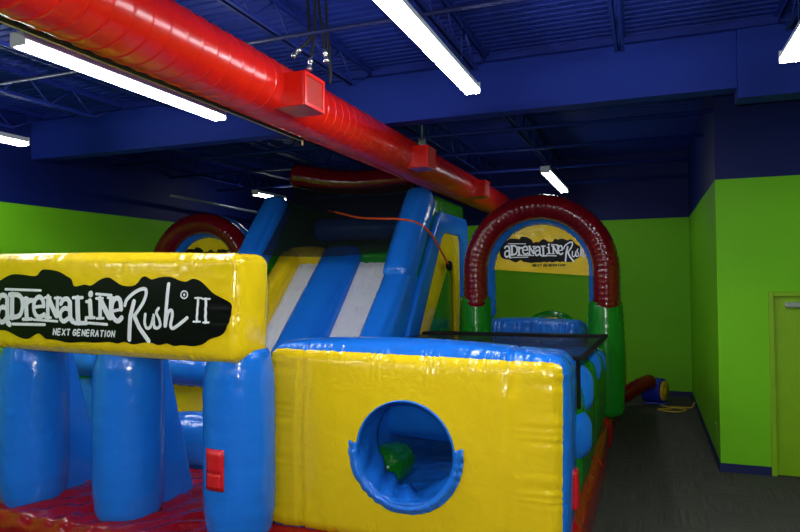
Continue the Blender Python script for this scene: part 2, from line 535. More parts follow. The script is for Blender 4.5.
# corrugated steel deck, ribs running across the room
bm = bmesh.new()
prof, y = [], YF - .2
while y < YB + .2:
    prof += [(y, ZD), (y + .075, ZD), (y + .085, ZD + .02), (y + .105, ZD + .02)]
    y += .115
a = [bm.verts.new((XL - .2, p, q)) for p, q in prof]; b = [bm.verts.new((XE + .2, p, q)) for p, q in prof]
for i in range(len(a) - 1): bm.faces.new((a[i], a[i + 1], b[i + 1], b[i]))
box(bm, XL - .2, XE + .2, YF - .2, YB + .2, ZD + .06, ZD + .16)
struct('ceiling', bm, M['navy_deck'])
struct('wall_left', B(XL - .15, XL, YF - .15, YB + .15, 0, ZD + .04), M['wall'])
struct('wall_back', B(XL, XR + .15, YB, YB + .15, 0, ZD + .04), M['wall'])
struct('wall_front', B(XL, XE, YF - .15, YF, 0, ZD + .04), M['plain_wall'])
struct('wall_east', B(XE, XE + .15, YF - .15, YC, 0, ZD + .04), M['wall'])
DX0, DX1, DZ = 1.36, 2.28, 2.05
bm = B(XR, DX0, YC, YC + .2, 0, ZD + .04)
box(bm, DX1, XE + .15, YC, YC + .2, 0, ZD + .04)
box(bm, DX0, DX1, YC, YC + .2, DZ, ZD + .04)
box(bm, XR, XR + .15, YC + .2, YB + .15, 0, ZD + .04)
struct('wall_right', bm, M['wall'])
# door in the right wall
d = struct('door_1', B(DX0 + .003, DX1 - .003, YC + .03, YC + .08, .008, DZ - .003), M['door'], bevel=.003)
bm = B(DX0 - .055, DX0, YC - .018, YC + .02, 0, DZ + .055)
box(bm, DX1, DX1 + .055, YC - .018, YC + .02, 0, DZ + .055)
box(bm, DX0, DX1, YC - .018, YC + .02, DZ, DZ + .055)
obj('door_frame', bm, M['door'], d, False, bevel=.004)
bm = B(DX0 + .11, DX0 + .40, YC - .035, YC + .03, 1.925, 1.985)
obj('door_closer', bm, M['chrome'], d, False, bevel=.008, label='silver door closer')
bm = S([(DX0 + .34, YC - .02, 1.99), (DX0 + .38, YC - .04, 2.005), (DX0 + .62, YC - .06, 2.02)], .012, 8)
obj('closer_arm', bm, M['chrome'], d)
bm = S([(DX1 - .08, YC + .03, 1.0), (DX1 - .08, YC - .03, 1.0), (DX1 - .18, YC - .035, 1.0)], .012, 10)
obj('door_handle', bm, M['chrome'], d)
# navy base strips
struct('baseboard_back', B(XL + .012, XR, YB - .012, YB, 0, .10), M['base'])
struct('baseboard_left', B(XL, XL + .012, YF, YB - .012, 0, .10), M['base'])
struct('baseboard_side', B(XR - .012, XR, YC - .012, YB - .012, 0, .10), M['base'])
struct('baseboard_right', B(XR, DX0 - .055, YC - .012, YC, 0, .10), M['base'])
# deep navy bulkhead across the room, stepped down at its right end
struct('trim_1', B(XL, .85, 6.95, 7.17, 4.10, ZD), M['soffit'], bevel=.006)
struct('trim_2', B(.85, XE, 6.92, 7.20, 3.99, ZD), M['soffit'], bevel=.006)
struct('trim_3', B(XL, XE, 6.87, 6.95, 4.65, ZD), M['navy'], bevel=.004)

# ================================================================== ROOF JOISTS (open-web trusses along the room)
def make_joist(x, y0, y1, zb, label, group):
    t = thing('roof_joist', label, 'joist', (x, (y0 + y1) / 2, zb), group)
    zt = ZD - .005
    bm = bmesh.new()
    for s_ in (-1, 1):
        box(bm, x + s_ * .012, x + s_ * .05, y0, y1, zt - .012, zt)
        box(bm, x + s_ * .012, x + s_ * .018, y0, y1, zt - .05, zt)
    obj('top_chord', bm, M['navy'], t, False)
    bm = bmesh.new()
    e = .55
    for s_ in (-1, 1):
        box(bm, x + s_ * .012, x + s_ * .045, y0 + e, y1 - e, zb, zb + .010)
        box(bm, x + s_ * .012, x + s_ * .018, y0 + e, y1 - e, zb, zb + .045)
    obj('bottom_chord', bm, M['navy'], t, False)
    n = max(3, int(round((y1 - y0 - 2 * e) / .62)))
    st = (y1 - y0 - 2 * e) / n
    bm = bmesh.new()
    pts = [(x, y0, zt - .03)]
    for i in range(n + 1):
        pts.append((x, y0 + e + i * st, zb + .02))
        if i < n: pts.append((x, y0 + e + (i + .5) * st, zt - .03))
    pts.append((x, y1, zt - .03))
    for p, q in zip(pts, pts[1:]): sweep(bm, [p, q], .011, 6, 'flat')
    obj('web', bm, M['navy'], t)
    return t

ORD = ['nearest the left wall', 'second from the left wall', 'third from the left wall', 'fourth from the left wall', 'fifth from the left wall',
       'sixth from the left wall', 'above the right wall corner', 'over the door side of the room']
def moved(src, dx, label):
    c = copy_tree(src); c.location.x += dx; c['label'] = label; return c
JX = [-8.1, -6.65, -5.35, -4.15, -2.95, -1.6, -.2, 1.2]
j0 = make_joist(JX[0], -2.5, 6.93, 4.40, 'navy open-web roof joist in front of the bulkhead, ' + ORD[0], 'roof joists of the front bay')
for i in range(1, 8):
    moved(j0, JX[i] - JX[0], 'navy open-web roof joist in front of the bulkhead, ' + ORD[i])
j1 = make_joist(JX[0], 7.21, YB - .02, 4.3, 'dark navy roof joist behind the bulkhead, ' + ORD[0], 'roof joists of the back bay')
for i in range(1, 6):
    moved(j1, JX[i] - JX[0], 'dark navy roof joist behind the bulkhead, ' + ORD[i])

def pipe(name, pts, r, mat, label, cat, group=None):
    o = obj(name, S(pts, r, 10, 'flat'), mat); tag(o, label, cat, group); return o
pipe('bridging_bar', [(XL, 4.85, 4.39), (XE, 4.85, 4.39)], .018, M['base'], 'navy bridging bar under the front roof joists, nearer the bulkhead', 'pipe', 'bridging bars')
pipe('bridging_bar', [(XL, 2.6, 4.39), (XE, 2.6, 4.39)], .018, M['base'], 'navy bridging bar under the front roof joists, farthest from the bulkhead', 'pipe', 'bridging bars')
for k, (yy, zz, w) in enumerate(((8.6, 4.28, 'first'), (10.0, 4.28, 'second'), (11.4, 4.2, 'third'), (12.8, 4.12, 'last'))):
    pipe('ceiling_pipe', [(XL, yy, zz), (XR, yy, zz)], .026, M['navy'], 'thin navy pipe crossing the dark back ceiling, %s behind the bulkhead' % w, 'pipe', 'pipes of the back ceiling')
pipe('sprinkler_pipe', [(-7.9, 9.3, 3.83), (-7.9, 13.5, 3.76)], .028, M['steel'], 'grey pipe running back high above the far maroon arch', 'pipe')

def small_box(name, x, y, z, s_, label, cat):
    t = thing(name, label, cat, (x, y, z))
    obj('housing', B(x - s_, x + s_, y - s_ * .7, y + s_ * .7, z - s_, z + s_), M['steel'], t, False, bevel=.01)
    obj('stem', S([(x, y, z + s_), (x, y, z + s_ + .35)], .012, 8, 'flat'), M['steel'], t)
    obj('lens', S([(x, y - s_ * .7, z), (x, y - s_ * 1.1, z - .01)], s_ * .5, 12), M['chrome'], t)
small_box('ceiling_sensor', -2.83, 8.35, 4.16, .05, 'small grey sensor hanging just behind the bulkhead above the duct', 'sensor')

# ================================================================== FLUORESCENT LAMPS
def make_lamp(x, y, z, L, label, group, hang=True, tube='tube', ztop=4.66):
    t = thing('fluorescent_lamp', label, 'ceiling lamp', (x, y, z), group)
    bm = prism_xz([(-.055, .075), (-.07, .018), (-.03, .012), (.03, .012), (.07, .018), (.055, .075)], x, z, y - L / 2, y + L / 2)
    obj('housing', bm, M['fixture'], t, False, bevel=.004)
    for s_ in (-1, 1):
        yy = y + s_ * (L / 2 + .006)
        obj('end_cap', B(x - .073, x + .073, yy - .008, yy + .008, z - .025, z + .078), M['fixture'], t, False, bevel=.004)
    for s_ in (-1, 1):
        for k in ((-1, 1) if L > 1.8 else (0,)):
            l2 = L / 4 if k else L / 2
            yc = y + k * L / 4
            xx = x + s_ * .043
            obj('lit_tube', S([(xx, yc - l2 + .012, z - .010), (xx, yc + l2 - .012, z - .010)], .020, 10, 'flat'), M[tube], t)
    if hang:
        for s_ in (-1, 1):
            obj('hanger', S([(x, y + s_ * L * .35, z + .07), (x, y + s_ * L * .35, ZD)], .004, 6, 'flat'), M['navy'], t)
    return t

def prism_xz(prof, x, z, y0, y1):
    bm = bmesh.new()
    a = [bm.verts.new((x + u, y0, z + v)) for u, v in prof]; b_ = [bm.verts.new((x + u, y1, z + v)) for u, v in prof]
    n = len(prof)
    bm.faces.new(a); bm.faces.new(b_[::-1])
    for i in range(n): bm.faces.new((a[i], b_[i], b_[(i + 1) % n], a[(i + 1) % n]))
    bmesh.ops.recalc_face_normals(bm, faces=bm.faces)
    return bm

LG = 'fluorescent strip lamps'
lamp = make_lamp(-4.16, 4.50, 4.0, 2.34, 'long lit fluorescent lamp hanging just under the left side of the red duct', LG)
def lamp_copy(x, y, label, dz=0):
    c = copy_tree(lamp); c.location = (x, y, 4.0 + dz); c['label'] = label
lamp_copy(-1.46, 4.58, 'long lit fluorescent lamp hanging over the yellow panel, right of the red duct')
lamp_copy(-7.13, 4.62, 'lit fluorescent lamp nearest the left wall, its end over the yellow banner')
lamp_copy(1.09, 4.70, 'lit fluorescent lamp hanging in front of the wall with the door')
back = make_lamp(-1.40, 11.1, 3.9, 2.42, 'short-looking lit fluorescent lamp far behind the bulkhead, above the near maroon arch', LG, tube='tube_dim')
make_lamp(-7.15, 11.38, 4.0, 1.05, 'distant lit fluorescent lamp half hidden behind the left column of the slide tower', LG, tube='tube_dim')
# unseen lamps added in the same rows, to brighten the front panels
for x, w in ((-7.13, 'nearest the left wall'), (-4.16, 'second from the left wall'), (-1.46, 'third from the left wall'), (1.09, 'fourth from the left wall')):
    lamp_copy(x, .2, 'added unseen fluorescent lamp on the near side of the room, ' + w)
    lamp_copy(x, -4.2, 'added unseen fluorescent lamp far behind the viewer, ' + w)

# ================================================================== RED SPIRAL DUCT
DXc, DZc, DR = -2.86, 3.83, .243
duct = thing('air_duct', 'big glossy red spiral air duct with square outlets crossing under the navy roof', 'air duct', (DXc, 5, DZc))
bm = bmesh.new()
n, rings, y = 40, [], -1.6
while y < YB - .02:
    for dy, dr in ((0, 0), (.006, 0), (.112, 0), (.118, 0), (.123, .0045), (.133, .0045), (.138, 0)):
        # spiral lock seam: each ring is skewed a little along the duct
        rings.append([bm.verts.new((DXc + (DR + dr) * cos(2 * pi * k / n), y + dy + .05 * cos(2 * pi * k / n), DZc + (DR + dr) * sin(2 * pi * k / n))) for k in range(n)])
    y += .146
for a, b in zip(rings, rings[1:]):
    for k in range(n): bm.faces.new((a[k], a[(k + 1) % n], b[(k + 1) % n], b[k]))
bmesh.ops.recalc_face_normals(bm, faces=bm.faces)
obj('spiral_pipe', bm, M['duct'], duct)
for yv in (4.55, 7.55, 10.55):
    z0, z1, y0, y1, xf = DZc - .19, DZc + .08, yv - .165, yv + .165, DXc + .41
    bm = B(DXc + .12, xf, y0, y1, z0, z1)
    bx = obj('outlet_box', bm, M['duct'], duct, False, bevel=.006)
    bm = bmesh.new(); e = .028
    box(bm, xf, xf + .018, y0, y0 + e, z0, z1); box(bm, xf, xf + .018, y1 - e, y1, z0, z1)
    box(bm, xf, xf + .018, y0 + e, y1 - e, z0, z0 + e); box(bm, xf, xf + .018, y0 + e, y1 - e, z1 - e, z1)
    obj('outlet_frame', bm, M['duct'], bx, False, bevel=.003)
    bm = bmesh.new()
    for k in range(16):
        yy = y0 + e + (y1 - y0 - 2 * e) * (k + .3) / 16
        box(bm, xf - .004, xf + .006, yy, yy + .009, z0 + e, z1 - e)
    box(bm, xf, xf + .0015, y0 + e, y1 - e, z0 + e, z1 - e)
    obj('grille', bm, M['grille'], bx, False)
# hanging rail under the duct's left side
rail = thing('hanging_rail', 'thin black rail with a tan edge running along under the red duct', 'rail', (-3.12, 3.4, 3.66))
obj('channel', B(-3.135, -3.085, -1.0, 5.55, 3.655, 3.69), M['strap'], rail, False)
obj('edge_strip', B(-3.150, -3.135, -1.0, 5.55, 3.652, 3.672), M['tan'], rail, False, label='tan metal edge')
obj('hook', S([(-3.14, 5.55, 3.66), (-3.14, 5.60, 3.66), (-3.14, 5.60, 3.62)], .01, 8), M['tan'], rail)

# ================================================================== HANGING CABLES over the duct
def cable(pts, label, tip):
    t = thing('hanging_cable', label, 'cable', pts[0], 'cables hanging over the duct')
    P = spline(pts, 8)
    obj('cord', S(P, .014, 8), M['cable'], t)
    if tip:
        d_ = (P[-1] - P[-3]).normalized(); q = P[-1]
        bm = bmesh.new()
        sweep(bm, [q, q + d_ * .035, q + d_ * .036, q + d_ * .07, q + d_ * .071, q + d_ * .10], [.022, .022, .016, .016, .026, .026], 12, 'flat')
        obj('connector', bm, M['chrome'], t, label='bright metal connector')
cable([(-2.62, 4.9, ZD), (-2.62, 4.9, 4.5), (-2.63, 4.88, 4.30), (-2.64, 4.86, 4.17)], 'black cable ending in a bright connector right above the first duct outlet', True)
cable([(-2.60, 4.93, ZD), (-2.59, 4.93, 4.6), (-2.56, 4.93, 4.4), (-2.54, 4.93, 4.25)], 'black cable with a silver connector, hanging straight on the right of its bunch', True)
cable([(-2.70, 4.92, ZD), (-2.69, 4.92, 4.5), (-2.68, 4.92, 4.38), (-2.76, 4.90, 4.29)], 'black cable bent out to the left with a grey connector', True)
cable([(-2.58, 5.03, ZD), (-2.57, 5.03, 4.5), (-2.54, 5.02, 4.2), (-2.54, 5.02, 4.0)], 'longest black cable of the bunch, hanging down behind the duct outlet without a connector', False)

# ================================================================== INFLATABLE ENTRANCE (banner on three posts)
ent = thing('inflatable_entrance', 'inflatable entrance with a yellow banner on blue posts over a red floor', 'inflatable', (-4.4, 4.5, 0))
TILT = .021      # the banner hangs a little lower at its right end
ban = Pillow(-5.74, -2.93, 4.20, 4.66, 1.672, 2.527, .085, (.04, .045, .02), .007, 74, seed=1, rot=Matrix.Rotation(TILT, 3, 'Y'))
banner = obj('banner_beam', ban.bm(150, 12, 26), M['yellow'], ent)
def on_pillow(pl, off):
    def fn(x, z):
        u = (x - pl.c.x) / pl.h.x; w = (z - pl.c.z + (TILT * (x - pl.c.x) if pl.rot is not None else 0)) / pl.h.z
        u = max(-.995, min(.995, u)); w = max(-.995, min(.995, w))
        p = pl.at(u, -1, w); return Vector((p.x, p.y - off, p.z))
    return fn
def shifted(fn, cx, cz, su=1, sv=1): return lambda u, v: fn(cx + u * su, cz + v * sv)
f1 = on_pillow(ban, .006); f2 = on_pillow(ban, .011)
obj('black_splash', lay(print_blob(BLOB, .025), shifted(f1, -4.38, 2.10)), M['print_black'], banner, label='ragged black splash printed on the banner')
obj('lettering', lay(cut_up(print_strokes(STROKES[:41], 1.13), .03), shifted(f2, -4.38, 2.10)), M['print_white'], banner, label='white lettering')
for nm, a, b_, lb in (('script_lettering', 41, 49, 'white script lettering'), ('ring_mark', 49, 51, 'small white ring mark'),
                      ('numeral', 51, 57, 'white Roman numeral'), ('small_lettering', 57, None, 'small slanted white lettering')):
    obj(nm, lay(cut_up(print_strokes(STROKES[a:b_]), .03), shifted(f2, -4.38, 2.10)), M['print_white'], banner, label=lb)
def post(x, y, r, z0, z1, seed):
    prof = []
    N = 40
    for i in range(N + 1):
        t = i / N; z = z0 + (z1 - z0) * t
        k = (1 - abs(2 * t - 1) ** 6)
        rr = r * (.80 + .20 * k) + .006 * sin(z * 41 + seed) * (1 - k * .75)
        prof.append((rr, z))
    return lathe_z([(r * .3, z0 - .01)] + prof + [(r * .3, z1 + .01)], x, y, 36)
PX = (-5.42, -4.28, -3.13)
for i, x in enumerate(PX):
    p = obj('post', post(x, 4.51, .30 if i < 2 else .29, .22, 1.73, i), M['blue'], ent)
    # a fin of air-filled vinyl braces the back of each post
    if i < 2:
        bm = prism_x([(4.6, .22), (5.22, .22), (5.15, .40), (4.80, 1.68), (4.6, 1.70)], x - .12, x + .19)
        obj('buttress', bm, M['blue'], p, True, bevel=.06)
    else:
        def patch_fn(x_, z_, off):
            return Vector((x + x_, 4.51 - sqrt(max(0, .296 ** 2 - x_ * x_)) - off, z_))
        bm = bmesh.new()
        def quadgrid(bm, u0, u1, z0, z1, off, n=6):
            for a in range(n):
                for b_ in range(n):
                    U = [u0 + (u1 - u0) * q / n for q in (a, a + 1)]; Z = [z0 + (z1 - z0) * q / n for q in (b_, b_ + 1)]
                    bm.faces.new([bm.verts.new(patch_fn(*q, off)) for q in ((U[0], Z[0]), (U[1], Z[0]), (U[1], Z[1]), (U[0], Z[1]))])
        quadgrid(bm, -.12, .06, .66, .98, .006)
        quadgrid(bm, -.10, .04, .80, .96, .014)
        quadgrid(bm, -.10, .04, .68, .79, .018)
        bmesh.ops.remove_doubles(bm, verts=bm.verts, dist=.0005)
        pp = obj('zip_patch', bm, M['patch'], p, True, label='red zip patch')
        so = pp.modifiers.new('thick', 'SOLIDIFY'); so.thickness = .006; so.offset = 0
# wrinkled red floor of the entrance
fl = Pillow(-6.6, -3.14, 4.12, 6.12, 0.0, .26, .09, (.02, .03, .06), .012, 30, seed=3)
bm = fl.bm(90, 70, 6)
for v in bm.verts:
    if v.co.z > .15:
        v.co.z += .018 * sin(v.co.x * 21 + 3 * sin(v.co.y * 5)) * sin(v.co.y * 13 + 2 * sin(v.co.x * 4))
obj('red_floor', bm, M['red_floor'], ent)
# obstacles seen between the posts
obj('roller_bar', S([(-6.3 + .05 * i, 5.92, 1.36 - .0016 * i) for i in range(44)], [.185 + .006 * sin(i * 2.2) for i in range(44)], 22), M['blue'], ent)
obj('yellow_block', Pillow(-5.35, -4.35, 5.95, 6.12, .55, 1.12, .1, (.03, .04, .03), .004, 40).bm(12, 6, 10), M['yellow'], ent)
obj('blue_pillow', Pillow(-5.0, -4.2, 5.7, 6.0, .27, .82, .12, (.03, .05, .05), .006, 34).bm(24, 10, 12), M['blue'], ent)
obj('blue_divider', Pillow(-6.5, -5.4, 5.85, 6.1, .27, 1.12, .1, (.03, .05, .04), .005, 34).bm(20, 8, 16), M['blue'], ent)

# ================================================================== INFLATABLE LANE on the right (panel with crawl hole, walls, arch)
def arch_path(cx, R, zc, z0, y, n=90):
    L = zc - z0; tot = 2 * L + pi * R
    out = []
    for i in range(n + 1):
        s_ = tot * i / n
        if s_ < L: out.append((cx - R, y, z0 + s_))
        elif s_ < L + pi * R:
            a = pi - (s_ - L) / R; out.append((cx + R * cos(a), y, zc + R * sin(a)))
        else: out.append((cx + R, y, zc - (s_ - L - pi * R)))
    return out

def make_arch(parent, cx, y):
    R, zc = .89, 2.385
    pth = arch_path(cx, R, zc, 1.93, y, 150)
    obj('arch_tube', S(pth, [.172 + .0045 * sin(i * 2.1) for i in range(151)], 28), M['maroon'], parent, label='maroon arch tube')
    pth = arch_path(cx, R - .035, zc, 1.8, y + .2, 100)
    rim = obj('arch_rim', S(pth, [.205 + .004 * sin(i * 2.1) for i in range(101)], 24), M['blue'], parent, label='blue rim behind the maroon tube')
    for s_ in (-1, 1):
        zb = .44
        prof = [(.10, zb - .02), (.19, zb + .02)]
        for i in range(25):
            t = i / 24; prof.append((.222 + .02 * sin(pi * t) + .004 * sin(t * 70), zb + .06 + (1.84 - zb + (.07 if s_ < 0 else 0)) * t))
        zt = prof[-1][1]; prof += [(.21, zt + .05), (.16, zt + .09), (.08, zt + .11)]
        obj('pillar', lathe_z(prof, cx + s_ * (R - .02 if s_ > 0 else R + .02), y + .06, 28), M['green'], parent, label='green arch pillar')
    # yellow banner filling the crown of the arch
    Ri = .70
    yb = y + .18
    pts = []
    for i in range(33):
        a = pi * i / 32; pts.append((cx + Ri * cos(a), zc + .02 + Ri * sin(a)))
    pts = [(cx + Ri, 2.31)] + pts[1:-1] + [(cx - Ri, 2.42)]
    bm = bmesh.new()
    f = bm.faces.new([bm.verts.new((p, yb, q)) for p, q in pts])
    ex = bmesh.ops.extrude_face_region(bm, geom=[f])
    bmesh.ops.translate(bm, verts=[v for v in ex['geom'] if isinstance(v, bmesh.types.BMVert)], vec=(0, .012, 0))
    bmesh.ops.recalc_face_normals(bm, faces=bm.faces)
    b = obj('arch_banner', bm, M['yellow'], parent, False, label='yellow banner in the arch crown')
    flat = lambda off: (lambda x_, z_: Vector((x_, yb - off, z_)))
    bl = [(u, v) for u, v in BLOB]
    um = sum(p[0] for p in bl) / len(bl)
    obj('black_splash', lay(print_blob([((u - um) * .42, v * .60) for u, v in bl]), shifted(flat(.003), cx + .01, 2.70)), M['print_black'], b)
    obj('lettering', lay(print_strokes(STROKES[:49], 1.0), shifted(flat(.006), cx + .10, 2.70, .56, .64)), M['print_white'], b)
    obj('small_lettering', lay(print_strokes(STROKES[57:], 1.1), shifted(flat(.006), cx + .15, 2.615, .66, .62)), M['print_black'], b)

lane = thing('inflatable_obstacle_lane', 'inflatable lane with a yellow crawl-hole panel in front and a maroon arch above green walls', 'inflatable', (-1.75, 5.1, 0))
X0, X1, Y0, Y1, ZT = -3.085, -.55, 4.80, 5.42, 1.725
pan = Pillow(X0, X1, Y0, Y1,  .155, ZT, .135, (.02, .075, .07), .007, 85, seed=5, rot=Matrix.Rotation(.018, 3, 'Y'),
             seams=[(0, -2.72, .022, .018), (0, -.98, .018, .018)])
obj('panel_frame', pan.bm(190, 20, 90, '-x+x-z+z'), M['blue'], lane)
obj('base_tube', Pillow(-3.08, -.60, 4.72, 5.40, .0, .20, .07, (.02, .03, .02), .004, 30).bm(60, 12, 6), M['red'], lane, label='red base under the yellow panel')
# yellow front sheet with a round hole
HX, HZ, HR = -1.775, .94, .40
cu = (HX - pan.c.x) / pan.h.x; cw = (HZ - pan.c.z) / pan.h.z
bm = bmesh.new()
NA, NRG = 400, 30
rings = []
for j in range(NRG + 1):
    t = j / NRG; t = 1 - (1 - t) ** 1.5 if t < 1 else 1
    row = []
    for k in range(NA):
        a = 2 * pi * k / NA
        iu, iw = HR / pan.h.x * cos(a), HR / pan.h.z * sin(a)
        # where the ray from the hole's centre meets the panel's edge
        ts = []
        if abs(iu) > 1e-9: ts.append(((1 if iu > 0 else -1) - cu) / iu)
        if abs(iw) > 1e-9: ts.append(((1 if iw > 0 else -1) - cw) / iw)
        e = min(ts)
        s_ = 1 + (e - 1) * t
        u, w = cu + iu * s_, cw + iw * s_
        row.append(bm.verts.new(pan.at(max(-1, min(1, u)), -1, max(-1, min(1, w)))))
    rings.append(row)
for a, b in zip(rings, rings[1:]):
    for k in range(NA): bm.faces.new((a[k], b[k], b[(k + 1) % NA], a[(k + 1) % NA]))
bmesh.ops.recalc_face_normals(bm, faces=bm.faces)
bm.normal_update()
if sum(f.normal.y for f in bm.faces) > 0: bmesh.ops.reverse_faces(bm, faces=bm.faces)
panel = obj('front_panel', bm, M['yellow'], lane, label='yellow front panel with a round hole')
yface = pan.at(cu, -1, cw).y
# the blue crawl sleeve: a loose tube through the panel
bm = bmesh.new()
rings = []
for j in range(17):
    t = j / 16; row = []
    for k in range(96):
        a = 2 * pi * k / 96
        low = max(0.0, -sin(a)) ** .7
        r = HR * (1.0 - .02 * t) + .026 * sin(a * 11 + 5 * t + 2 * sin(a * 3)) * low * min(1, t * 4) - .05 * low * sin(pi * t)
        row.append(bm.verts.new((HX + r * cos(a), yface - .012 + .40 * t, HZ + r * sin(a))))
    rings.append(row)
for a, b in zip(rings, rings[1:]):
    for k in range(96): bm.faces.new((a[k], a[(k + 1) % 96], b[(k + 1) % 96], b[k]))
sl = obj('crawl_sleeve', bm, M['blue_loose'], panel, label='blue fabric sleeve through the hole')
so = sl.modifiers.new('thick', 'SOLIDIFY'); so.thickness = .012; so.offset = 0
# lower flap folded over the panel
bm = bmesh.new(); rows = []
for k in range(101):
    a = pi * (.955 + 1.09 * k / 100) ; row = []
    for j in range(9):
        t = j / 8
        r = HR * (.985 + .20 * t)
        puff = .030 * sin(pi * min(1, t * 1.15)) + .010 * sin(k * .9 + 3 * sin(k * .21)) * t - .012 * smooth01(.66, .72, t) * (1 - smooth01(.74, .8, t))
        row.append(bm.verts.new((HX + r * cos(a), pan.at(cu + r * cos(a) / pan.h.x, -1, cw + r * sin(a) / pan.h.z).y - .012 - puff, HZ + r * sin(a))))
    rows.append(row)
for a, b in zip(rows, rows[1:]):
    for j in range(8): bm.faces.new((a[j], b[j], b[j + 1], a[j + 1]))
bmesh.ops.recalc_face_normals(bm, faces=bm.faces)
fp = obj('sleeve_flap', bm, M['blue_loose'], panel, label='blue flap folded over the lower rim of the hole')
so = fp.modifiers.new('thick', 'SOLIDIFY'); so.thickness = .008; so.offset = 0
# red tab on the panel's side
bm = Pillow(-.545, -.505, 5.0, 5.12, .55, .84, .012, (.012, 0, 0), .003, 40).bm(3, 8, 12)
tb = obj('red_tab', bm, M['patch'], lane, label='red tab on the blue side')
# inside the lane
obj('lane_floor', Pillow(-2.84, -.88, 5.46, 8.7, .02, .30, .08, (.02, .02, .05), .012, 26, seed=2).bm(50, 60, 6), M['blue_loose'], lane)
obj('inner_wall', Pillow(-2.68, -.90, 6.4, 6.8, .62, 1.42, .12, (.02, .05, .04), .005, 30).bm(24, 8, 14), M['blue'], lane, label='blue cross wall inside the lane')
obj('inner_step', Pillow(-2.6, -2.24, 5.75, 6.3, .30, .60, .1, (.04, .04, .05), .005, 30).bm(10, 16, 8), M['green'], lane, label='green step inside the lane')
obj('left_wall', Pillow(-2.85, -2.6, 5.46, 8.75, .02, 1.45, .1, (.03, .02, .03), .005, 30).bm(6, 40, 16), M['blue'], lane)
obj('base_tube', Pillow(-2.62, -1.98, 8.72, 11.9, .0, .46, .14, (.03, .03, .02), .002, 17).bm(8, 30, 12), M['red'], lane, label='red base along the lane')
obj('base_tube', Pillow(-.86, -.48, 5.0, 8.84, .0, .46, .14, (.03, .03, .02), .002, 17, seed=4, seams=[(1, 7.0, .03, .03)]).bm(8, 120, 12), M['red'], lane, label='red base along the lane')
for y0, y1, z1 in ((5.45, 7.0, 1.44), (7.02, 8.82, 1.44)):
    obj('side_wall', Pillow(-.84, -.53, y0, y1, .42, z1, .14, (.06, .03, .03), .006, 30, seed=y0).bm(8, 40, 14), M['green'], lane)
obj('base_tube', Pillow(-.86, -.45, 8.8, 11.9, .0, .47, .14, (.02, .03, .02), .002, 17, seed=4).bm(8, 40, 12), M['red'], lane, label='red base behind the arch')
obj('rear_wall', Pillow(-.84, -.36, 9.36, 11.7, .40, 1.32, .16, (.05, .03, .03), .006, 26, seed=9).bm(8, 40, 18), M['red'], lane, label='red rear side wall of the lane')
for y, z, r, h in ((5.86, 1.31, .20, .26), (5.62, .98, .17, .24), (7.35, 1.31, .19, .23), (8.2, 1.25, .15, .2)):
    bm = Pillow(-1.1, -.47 if y < 7 else -.50, y - r, y + r, z - h, z + h, r * .95, (.03, .0, .0), .004, 40, seed=y).bm(12, 12, 14)
    obj('bumper', bm, M['blue'], lane, label='blue bumper pillow in the green side wall')
# netting roof and its straps
bm = bmesh.new(); rows = []
for i in range(31):
    x = -2.86 + 2.34 * i / 30
    rows.append([bm.verts.new((x, 5.40 + 3.15 * j / 30, 1.63 - .09 * j / 30 - .05 * sin(pi * i / 30) * sin(pi * j / 30))) for j in range(31)])
for a, b in zip(rows, rows[1:]):
    for j in range(30): bm.faces.new((a[j], b[j], b[j + 1], a[j + 1]))
net = obj('roof_net', bm, M['roof_net'], lane, label='black netting roof of the lane')
bm = bmesh.new()
box(bm, -2.87, -.47, 8.38, 8.60, 1.535, 1.57)
box(bm, -2.87, -.47, 5.38, 5.44, 1.62, 1.65)
for k in range(12):
    ya, yb2 = 5.42 + 3.1 * k / 12, 5.42 + 3.1 * (k + 1) / 12
    za, zb = 1.635 - .09 * k / 12, 1.635 - .09 * (k + 1) / 12
    fv = [bm.verts.new(c) for c in ((-.53, ya, za), (-.46, ya, za), (-.46, yb2, zb), (-.53, yb2, zb))]
    bm.faces.new(fv)
obj('net_border', bm, M['strap'], net, False, bevel=.006, label='black webbing border')
obj('strap', B(-.545, -.515, 5.44, 5.49, 1.22, 1.62), M['strap'], lane, False, bevel=.004, label='black webbing strap at the panel corner')
make_arch(lane, -1.39, 9.05)
# soft obstacle seen through the arch
bm = Pillow(-2.8, -.9, 10.3, 11.2, .3, 1.58, .2, (.0, .04, .06), .03, 60, seed=6).bm(140, 24, 16)
obj('far_pillow', bm, M['blue_loose'], lane, label='blue pillow obstacle behind the arch')
obj('far_hoop', S([(-1.55 + .36 * cos(pi * k / 20), 11.45, 1.40 + .24 * sin(pi * k / 20)) for k in range(21)], .085, 14), M['green'], lane, label='green hoop behind the blue pillow')
obj('hoop_lining', S([(-1.55 + .27 * cos(pi * k / 20), 11.40, 1.40 + .18 * sin(pi * k / 20)) for k in range(21)], .05, 12), M['yellow'], lane, label='yellow lining of the hoop')

# ================================================================== INFLATABLE LANE on the left (its arch shows over the banner)
lane2 = thing('inflatable_obstacle_lane', 'farther inflatable lane by the left wall, its maroon arch rising behind the yellow banner', 'inflatable', (-7.02, 9.05, 0))
make_arch(lane2, -7.02, 9.05)
for s_ in (-1, 1):
    x = -7.02 + s_ * .9
    obj('side_wall', Pillow(x - .16, x + .16, 6.2, 8.8, .45, 1.44, .14, (.05, .03, .03), .006, 30).bm(8, 30, 12), M['green'], lane2)
    obj('base_tube', Pillow(x - .2, x + .2, 6.1, 11.5, 0, .5, .16, (.05, .03, .03), .006, 24).bm(8, 50, 10), M['red'], lane2)
obj('lane_floor', Pillow(-7.75, -6.3, 6.3, 8.7, .02, .28, .08, (.02, .02, .05), .01, 26).bm(20, 30, 6), M['blue_loose'], lane2)

